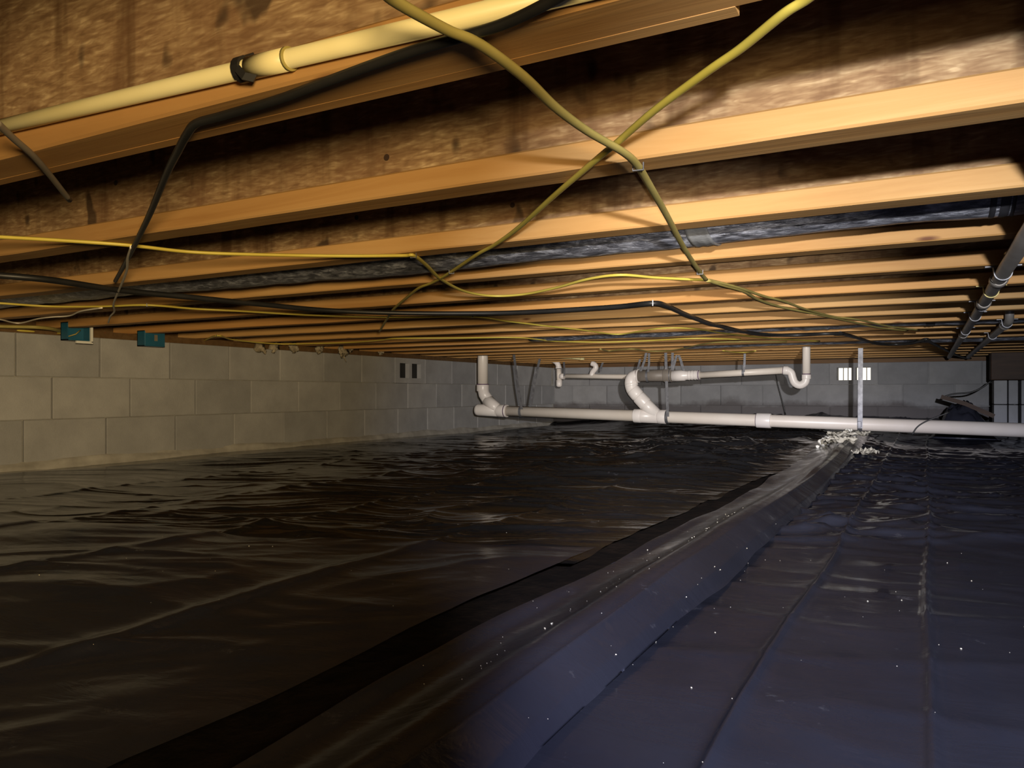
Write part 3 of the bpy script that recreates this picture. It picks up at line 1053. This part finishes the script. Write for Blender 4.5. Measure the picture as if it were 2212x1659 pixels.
# ------------------------------------------------------------------ hanging straps
def strap(label, pts, Y, w=0.02, loop=None, grp='metal straps holding the drain'):
    """band from the joists down round the pipe; pts in picture on plane Y"""
    P = [onY(x, y, Y) for x, y in pts]
    t = thing('pipe_strap', label, 'strap', P[0], grp)
    O = P[0]
    MB().strip([p - O for p in P], (1, 0, 0) if abs((P[-1] - P[0]).x) < abs((P[-1] - P[0]).z) else (0, 0, 1), w, 0.0018).build('band', M['zinc'], t)
    if loop:
        c, r = loop
        pts2 = [c + Vector((0, r * math.cos(a), r * math.sin(a))) for a in [i * 2 * math.pi / 22 for i in range(23)]]
        MB().strip([p - O for p in pts2], (1, 0, 0), w, 0.0018).build('loop', M['zinc'], t)
    return t


YS = YD - RD - 0.004
tops = 764
s = strap('slanted metal strap left of two at the left end of the drain', [(1110, tops), (1118, 830), (1127, 884)], YS, 0.022, (drain_pt(1127), RD + 0.003))
s = strap('slanted metal strap right of two at the left end of the drain', [(1166, 775), (1156, 820), (1146, 879)], YS, 0.022)
s = strap('straight metal strap hanging beside the curved wye riser', [(1438, 762), (1440, 830), (1442.5, 900)], YS, 0.022, (drain_pt(1442.5), RD * 1.06 + 0.003))
s = strap('thin metal strap close to the straight one at the curved riser', [(1453, 762), (1452, 800)], YS, 0.02)
s = strap('wide metal strap hanging at the foam debris', [(1859, 752), (1858.5, 830), (1858, 925)], YS, 0.030, (drain_pt(1858), RD + 0.003))
MB().box((-0.012, -0.012, -0.02), (0.012, 0.004, 0.02), 0.002).build('band_end', M['zinc'], s).location = drain_pt(1858) - Vector(s.location) + Vector((0, -RD - 0.006, 0.0))
strap('bright metal strap slanting left above the grey pipe', [(1396, 762), (1392, 780), (1384, 802)], YB2 - 0.05, 0.02)
strap('upright metal strap above the grey pipe', [(1402, 763), (1402, 785), (1400, 803)], YB2 - 0.05, 0.017, (onY(1400, 811.5, YB2), RD * 1.05 + .002))
strap('short metal strap behind the elbow of the curved riser', [(1383, 776), (1380, 788), (1375, 806)], YB2 + 0.6, 0.02)
strap('metal strap slanting left over the white reducer', [(1462, 767), (1457, 785), (1453, 800)], YB2 - 0.05, 0.018)
strap('bright metal strap slanting right over the white reducer', [(1466, 767), (1471, 780), (1477, 801)], YB2 - 0.05, 0.020)
strap('dark metal strap round the thin arm pipe near the trap', [(1609, 764), (1608, 790), (1606, 804)], YB2 - RA - .002, 0.016, (onY(1606, 805, YB2), RA + .002))
strap('small metal strap holding the thin far drain', [(1218, 775), (1219, 795), (1219, 812)], YF - 0.03, 0.02)
strap('small bright bent strap near the far wall bend', [(1302, 783), (1299, 792), (1297, 802)], YF - 0.03, 0.022)

# ------------------------------------------------------------------ cables
ZC = ZJ - 0.0045


def cable(name, label, pts, mat, ra, rb, z=ZC, staples=(), grp=None, sag=None, cat='cable'):
    P = []
    for i, p in enumerate(pts):
        zz = p[2] if len(p) > 2 else z
        P.append(onZ(p[0], p[1], zz))
    O = P[0].copy()
    path = catmull([p - O for p in P], 7)
    t = thing(name, label, cat, O, grp)
    sh = MB().tube(path, ra, rb, seg=10).build('sheath', M[mat], t)
    for (x, y) in staples:
        c = onZ(x, y, z) - O
        j = min(range(len(path)), key=lambda i: (path[i] - c).length)
        tdir = (path[min(j + 1, len(path) - 1)] - path[max(j - 1, 0)]).normalized()
        sd = tdir.cross(Vector((0, 0, 1))).normalized()
        c = path[j]
        w = ra + 0.0012
        hh = rb + 0.001
        MB().strip([c - sd * w + Vector((0, 0, hh)), c - sd * w - Vector((0, 0, hh)), c + sd * w - Vector((0, 0, hh)), c + sd * w + Vector((0, 0, hh))], tdir, 0.003, 0.0015).build('staple', M['zinc'], sh)
    return t


GY = 'yellow house wiring stapled under the joists'
cable('yellow_cable', 'thick yellow cable sloping from the top edge down to the right through the crossing',
      [(830, -30), (850, 0), (960, 62), (1035, 95), (1130, 165), (1200, 232), (1270, 284), (1345, 328), (1375, 355), (1400, 395), (1440, 465), (1480, 540), (1512, 588), (1525, 604)],
      'dusty_yellow', 0.0058, 0.0040, z=ZC - 0.0082, staples=((1380, 362), (1512, 588)), grp=GY)
cable('yellow_cable', 'bright yellow cable from the top right corner crossing down to the left',
      [(1790, -40), (1740, 0), (1690, 32), (1600, 105), (1530, 153), (1412, 240), (1330, 311), (1300, 335), (1200, 420), (1120, 492), (1070, 528), (1030, 550), (975, 587), (935, 610), (905, 622), (880, 642), (850, 668), (835, 690), (820, 716)],
      'yellow', 0.0050, 0.0036, staples=((975, 587),), grp=GY)
cable('yellow_cable', 'yellow cable running in from the left edge and dipping below the first duct',
      [(-60, 509), (0, 512), (140, 520), (280, 530), (420, 545), (600, 551), (750, 553), (870, 552), (893, 552), (920, 572), (950, 601), (1000, 628), (1060, 639), (1130, 636), (1200, 622), (1270, 603), (1340, 594), (1420, 600), (1525, 605)],
      'yellow', 0.0056, 0.0038, z=ZC, staples=((893, 552),), grp=GY)
cable('yellow_cable', 'dull yellow cable going on from the staple towards the far right',
      [(1525, 604), (1560, 612), (1600, 623), (1650, 640), (1690, 650), (1740, 668), (1800, 684), (1850, 690), (1920, 705), (1985, 713)],
      'dusty_yellow', 0.0062, 0.0040, grp=GY)
cable('yellow_cable', 'lower of two dull yellow cables going towards the far right',
      [(1528, 606), (1560, 616), (1605, 629), (1640, 648), (1690, 664), (1760, 678), (1830, 693), (1900, 708), (1960, 714)],
      'dusty_yellow', 0.0062, 0.0040, z=ZC - 0.003, grp=GY)
cable('yellow_cable', 'long thin yellow cable from the left edge under the thick black cable',
      [(-60, 652), (0, 655), (110, 662), (220, 662), (318, 659), (420, 667), (520, 672), (680, 681), (850, 685), (1020, 684), (1090, 693), (1170, 703), (1250, 712), (1330, 722), (1380, 716), (1430, 709), (1500, 710), (1570, 721), (1680, 732), (1770, 737)],
      'yellow', 0.0060, 0.0040, staples=((318, 659), (1020, 684)), grp=GY)
cable('yellow_cable', 'thin yellow cable leaving the right hand blue box along the far joists',
      [(357, 745), (376, 756), (410, 749), (440, 736), (470, 725), (500, 733), (560, 740), (620, 743), (750, 740), (820, 735), (860, 731), (1000, 730), (1110, 729), (1160, 733), (1200, 737), (1300, 739), (1400, 736), (1500, 731), (1600, 733)],
      'yellow', 0.0062, 0.0042, z=ZC - 0.002, staples=((470, 725),), grp=GY)
cable('yellow_cable', 'thin wavy yellow cable above the grey pipe section',
      [(1297, 754), (1315, 758), (1345, 755), (1370, 754), (1400, 758.5), (1440, 758), (1480, 752), (1510, 745), (1560, 739), (1700, 738)],
      'dusty_yellow', 0.0066, 0.0044, grp=GY)
cable('yellow_cable', 'short yellow cable arc under the farthest duct', [(1562, 757.5), (1590, 761), (1615, 761), (1632, 758)], 'yellow', 0.0062, 0.0042, grp=GY)
cable('yellow_cable', 'yellow cable bundle from the left edge into the left hand blue box',
      [(-40, 703), (0, 705), (40, 706), (80, 707), (115, 711), (140, 719)], 'dusty_yellow', 0.011, 0.008, z=0.655, grp=GY)
cable('yellow_cable', 'lower yellow cable bundle above the left block wall', [(-40, 712), (20, 713), (70, 716), (110, 720), (137, 719)], 'yellow', 0.007, 0.005, z=0.647, grp=GY)
GB = 'black cables under the joists'
cable('black_cable', 'black cable along the nearest joist that turns off across the bays at the left',
      [(1260, -40), (1200, -3), (1130, 33), (1070, 58), (985, 83), (870, 117), (700, 178), (600, 215), (480, 250), (425, 266), (404, 290, ZJ - .010), (385, 325, ZJ - .0135), (360, 375, ZJ - .0145), (322, 466, ZJ - .0145), (289, 533, ZJ - .0145), (277, 557, ZJ - .0145), (261, 586, ZJ - .012), (249, 607, ZJ - .010)],
      'black_rubber', 0.0050, 0.0048, z=ZJ - 0.0062, grp=GB)
cable('black_cable', 'thick black cable from the left edge, arching and then dipping to the right',
      [(-60, 590), (0, 595), (110, 605), (260, 627), (420, 643), (560, 657), (700, 670), (850, 676), (1010, 677), (1120, 675), (1250, 668), (1340, 662), (1410, 655), (1440, 661), (1480, 679), (1530, 698), (1570, 708), (1610, 717), (1660, 723), (1720, 724), (1780, 721), (1822, 721)],
      'black_rubber', 0.0095, 0.0085, z=ZJ - 0.0175, grp=GB, staples=((1410, 655),))
cable('black_cable', 'black cable sagging at the far right below the distant ducts',
      [(1815, 719), (1850, 729), (1890, 741), (1930, 744), (1970, 741), (2000, 733), (2010, 739), (2040, 754), (2070, 768), (2100, 775), (2140, 779)],
      'black_rubber', 0.0095, 0.0085, z=ZJ - 0.012, grp=GB)
cable('white_wire', 'thin white wire dangling from the black cable to the sill', [(284, 533, .656), (276, 558, .653), (273, 587, .650), (259, 622, .648), (248, 648, .648), (245, 660, .647), (247, 673, .646), (238, 684, .646), (234, 697, .644)], 'white_wire', 0.0030, 0.0030, grp='thin white wires at the left')
cable('white_wire', 'thin white wire waving along above the blue box', [(-40, 684), (0, 690), (40, 698), (80, 689), (110, 685), (150, 682), (175, 672), (220, 665)], 'white_wire', 0.0030, 0.0030, z=0.66, grp='thin white wires at the left')
cable('grey_cord', 'dusty grey cord hanging at the left behind the cream pipe', [(-10, 262), (30, 300), (70, 335), (105, 375), (150, 432)], 'grey_cord', 0.0042, 0.0042, z=0.664, cat='cord')

# ------------------------------------------------------------------ electrical boxes at the sill
def elec_box(label, px0, px1, py0, py1, ring):
    a, bq = onX(px0, py1, XW + 0.11), onX(px1, py0, XW + 0.11)
    t = thing('junction_box', label, 'electrical box', ((a.x + bq.x) / 2, (a.y + bq.y) / 2, a.z), 'blue boxes at the sill')
    wy, hz, dp = (bq.y - a.y) / 2, (bq.z - a.z), 0.055
    mb = MB()
    th = 0.004
    mb.box((-dp, -wy, 0), (-dp + th, wy, hz))
    mb.box((-dp, -wy, 0), (0, -wy + th, hz)); mb.box((-dp, wy - th, 0), (0, wy, hz))
    mb.box((-dp, -wy, 0), (0, wy, th)); mb.box((-dp, -wy, hz - th), (0, wy, hz))
    mb.build('box', M['blue'], t)
    return t, wy, hz


t, wy, hz = elec_box('blue electrical box with a white corner ring above the left block wall', 146, 196, 699, 734, True)
r = MB()
r.box((0, wy - 0.006, -0.008), (0.014, wy + 0.004, hz), 0.001)
r.box((0, -wy * 0.35, -0.014), (0.014, wy + 0.004, -0.002), 0.001)
r.build('white_ring', M['white_plastic'], t)
MB().tube([(-.03, -wy * .7, hz * .2), (-.01, -wy * .2, hz * .35), (-.02, wy * .3, hz * .6)], 0.003, seg=8).build('wire', M['dusty_yellow'], t)
t, wy, hz = elec_box('plain blue electrical box at the sill right of the ringed one', 311, 356, 717, 747, False)
MB().box((-0.004, -wy + 0.003, 0.003), (0.004, wy - 0.003, hz - 0.003), 0.001).build('cover', M['blue'], t)
MB().box((0.004, -0.004, hz * .35), (0.006, 0.014, hz * .75)).build('sticker', M['grey_cord'], t)

# tufts of insulation hanging at the sill
tufts = [(560, 750, .030, 'leftmost pale insulation tuft on the left wall sill'), (592, 750, .030, 'dark insulation tuft second from the left on the sill'), (634, 752, .032, 'insulation tuft in the middle of the row on the sill'),
         (690, 753, .028, 'narrow pale insulation tuft fourth along the sill'), (742, 758, .042, 'large ragged insulation tuft with a dangling tail on the sill'), (757, 752, .026, 'pale round insulation tuft right of the ragged one'), (822, 758, .022, 'small insulation tuft farthest along the left sill')]
for i, (x, y, rr, lab) in enumerate(tufts):
    c = onX(x, y, XW + 0.025)
    mb = MB().blob((0, 0, 0), (rr * .6, rr * 1.1, rr), jit=0.45, seed=i)
    for q in range(4):
        rnd = random.Random(i * 9 + q)
        mb.blob((rnd.uniform(-.01, .02), rnd.uniform(-rr, rr), rnd.uniform(-rr, rr * .4)), (rr * .4, rr * .45, rr * .5), jit=0.5, seed=i * 7 + q)
    o = mb.build('insulation_tuft', M['fluff'])
    o.location = c
    tag(o, lab, 'insulation', 'insulation tufts at the sill')
    if i == 4:
        MB().tube([(0, 0.0, -rr * .6), (0.005, 0.006, -rr * 1.3), (0.0, 0.03, -rr * 1.9)], [.006, .004, .002], seg=6).build('tail', M['fluff'], o)

# ------------------------------------------------------------------ far right: dropped beam, pier, black heap
YP2 = 6.9
bx0 = onY(2140, 800, YP2).x
tag(MB().box((bx0, YP2, 0.455), (3.38, YP2 + 0.16, ZJ - 0.002), 0.006).build('dropped_beam', M['dark_wood']), 'dark brown timber beam under the joists at the far right', 'beam')
pr = thing('pier', 'pale grey block pier under the dark beam at the far right', 'pier', (bx0 + 0.2, YP2 + 0.08, 0.0))
px_l = bx0 + 0.02
for j, (xa, xb) in enumerate(((0.0, 0.085), (0.095, 0.155), (0.175, 0.56), (0.57, 0.96))):
    for q in range(3):
        z0 = -0.1 + q * 0.186
        MB().box((px_l + xa - bx0 - 0.2, -0.10 + 0.01 * (j % 2), z0), (px_l + xb - bx0 - 0.2, 0.10, z0 + 0.180), 0.003).build('block', M['block'], pr)

hc = onY(2080, 905, 6.55)
nU, nV = 46, 26
U, V = np.meshgrid(np.linspace(-1, 1, nU), np.linspace(-1, 1, nV))
hx = 0.24 * U; hy = 0.16 * V
hzv = 0.265 * np.clip(1 - np.abs(U + 0.1 - 0.25 * (U < -0.1) * U) ** 1.6, 0, 1) * np.clip(1 - V ** 2, 0, 1) ** 0.6 * (1 + 0.25 * fbm(U * 3, V * 3, 71, 3)) * sstep(-1.0, -0.15, U) - 0.01
hp = grid_object('plastic_heap', hx, hy, hzv, M['film'])
hp.location = (hc.x, 6.55, float(film_z(np.array(hc.x), np.array(6.55))) + 0.02)
tag(hp, 'black heap of bunched plastic by the far right pier', 'plastic heap')
q0, q1, q2 = onY(2033, 857, 6.5), onY(2085, 872, 6.5), onY(2147, 899, 6.5)
bd = thing('loose_board', 'thin dark board leaning across the black heap', 'board', q0)
MB().strip([Vector((0, 0, 0)), q1 - q0, q2 - q0], (0, 1, 0), 0.07, 0.03).build('board', M['dark_wood'], bd)
cd = [onY(x, y, 6.6) for x, y in ((2142, 822), (2120, 838), (2095, 848), (2060, 851), (2036, 858))]
MB_c = MB().tube(catmull([c - cd[0] for c in cd], 5), 0.006, seg=8).build('drooping_cord', M['black_rubber'])
MB_c.location = cd[0]
tag(MB_c, 'thin dark cord drooping from the beam to the board', 'cord')
cd = [onY(x, y, YD - RD - 0.012) for x, y in ((2052, 890), (2020, 902), (1995, 913), (1980, 924), (1970, 940))]
o = MB().tube(catmull([c - cd[0] for c in cd], 5), 0.0045, seg=8).build('drooping_cord', M['black_rubber'])
o.location = cd[0]
tag(o, 'thin black cord hanging over the drain at the right', 'cord')
cd = [onY(x, y, 7.6) for x, y in ((1674, 800), (1680, 830), (1688, 860), (1697, 896))]
o = MB().tube(catmull([c - cd[0] for c in cd], 5), 0.005, seg=8).build('drooping_cord', M['black_rubber'])
o.location = cd[0]
tag(o, 'thin black wire hanging in front of the far wall left of the trap', 'wire')

# ------------------------------------------------------------------ foam debris on the ridge end
spots = [(1766, 961, .010), (1778, 957, .026), (1787, 951, .022), (1796, 953, .022), (1792, 944, .017), (1805, 946, .020), (1815, 937, .018), (1822, 941, .020), (1833, 945, .022), (1842, 936, .015), (1826, 934, .014), (1862, 935, .018)]
rnd = random.Random(5)
for i, (x, y, rr) in enumerate(spots):
    c = onZ(x, y, 0.065)
    zg = float(zB(np.array(c.x), np.array(c.y))) if -0.55 < c.x < -0.32 and c.y < 5.5 else float(zC(np.array(c.x), np.array(c.y)))
    mb = MB().blob((0, 0, 0), (rr, rr, rr * .9), jit=0.15, seed=i)
    for q in range(5):
        a = rnd.uniform(0, 6.28)
        mb.blob((rr * .7 * math.cos(a), rr * .7 * math.sin(a), rnd.uniform(-.2, .6) * rr), (rr * .45,) * 3, jit=0.2, seed=i * 11 + q)
    o = mb.build('foam_lump', M['foam'])
    o.location = (c.x, c.y, zg + rr * .75)
    tag(o, {0: 'smallest white foam crumb, lying apart at the left end of the heap', 1: 'largest white foam lump, at the left of the heap',
            11: 'white foam lump to the right of the wide strap'}.get(i, 'white foam lump in the middle of the heap below the wide strap'), 'foam', 'white foam lumps on the plastic')
for i, (x, y, w, d, rz, lab) in enumerate(((1832, 962, .20, .16, .4, 'largest crumpled pale plastic scrap beside the white foam'), (1815, 972, .16, .10, .2, 'crumpled pale plastic scrap nearest the camera side of the foam'),
                                           (1866, 978, .10, .18, -.3, 'narrow pale plastic scrap right of the foam heap'), (1850, 948, .14, .12, .1, 'pale plastic scrap behind the foam heap'))):
    c = onZ(x, y, 0.05)
    U, V = np.meshgrid(np.linspace(-1, 1, 26), np.linspace(-1, 1, 22))
    Z = 0.022 * fbm(U * 1.6 + i * 5, V * 2.2, 90 + i, 4) + 0.016 * (1 - np.abs(noise2(U * 2 + i, V * 4, 95))) ** 3 + 0.008
    o = grid_object('plastic_scrap', U * w * .5 * (1 + .2 * noise2(V * 2, V * 0, i)), V * d * .5 * (1 + .2 * noise2(U * 2, U * 0, i + 9)), Z, M['scrap'])
    zg = float(zB(np.array(c.x), np.array(c.y))) if -0.55 < c.x < -0.32 and c.y < 5.5 else float(zC(np.array(c.x), np.array(c.y)))
    o.location = (c.x, c.y, zg + 0.004)
    o.rotation_euler = (0, 0, rz)
    tag(o, lab, 'plastic scrap', 'pale plastic scraps')

# crumbs and flecks lying on the plastic
rnd = random.Random(21)
mb = MB()


def ground(x, y):
    X, Y = np.array(x), np.array(y)
    if x < XG0:
        return float(zA1(X, Y) if y < seam1(X) else (zA2(X, Y) if y < seam2(X) else zA3(X, Y)))
    if x < XG1:
        return float(film_z(X, Y) - 0.015)
    if x < -0.33:
        return float(zB(X, Y))
    return float(zC(X, Y))


flecks = []
for i in range(85):        # loose line of flecks along the ridge strip and its seam
    y = rnd.uniform(0.65, 2.2)
    x = rnd.choice([-0.328, -0.47 + 0.05 * rnd.gauss(0, 1), -0.45]) + rnd.gauss(0, 0.006)
    flecks.append((x, y))
for i in range(65):
    flecks.append((rnd.uniform(-0.32, 0.35), rnd.uniform(0.55, 1.9)))
for i in range(40):
    flecks.append((rnd.uniform(-1.6, -0.66), rnd.uniform(0.6, 2.4)))
for (x, y) in flecks:
    rr = rnd.choice([0.0003, 0.0004, 0.0005, 0.0009])
    mb.blob((x, y, ground(x, y) + rr * .5), (rr * 1.3, rr, rr), jit=0.4, seed=int(x * 1e4))
o = mb.build('crumbs', M['crumb'])
tag(o, 'pale crumbs and flecks scattered over the plastic sheets', 'crumbs', kind='stuff')
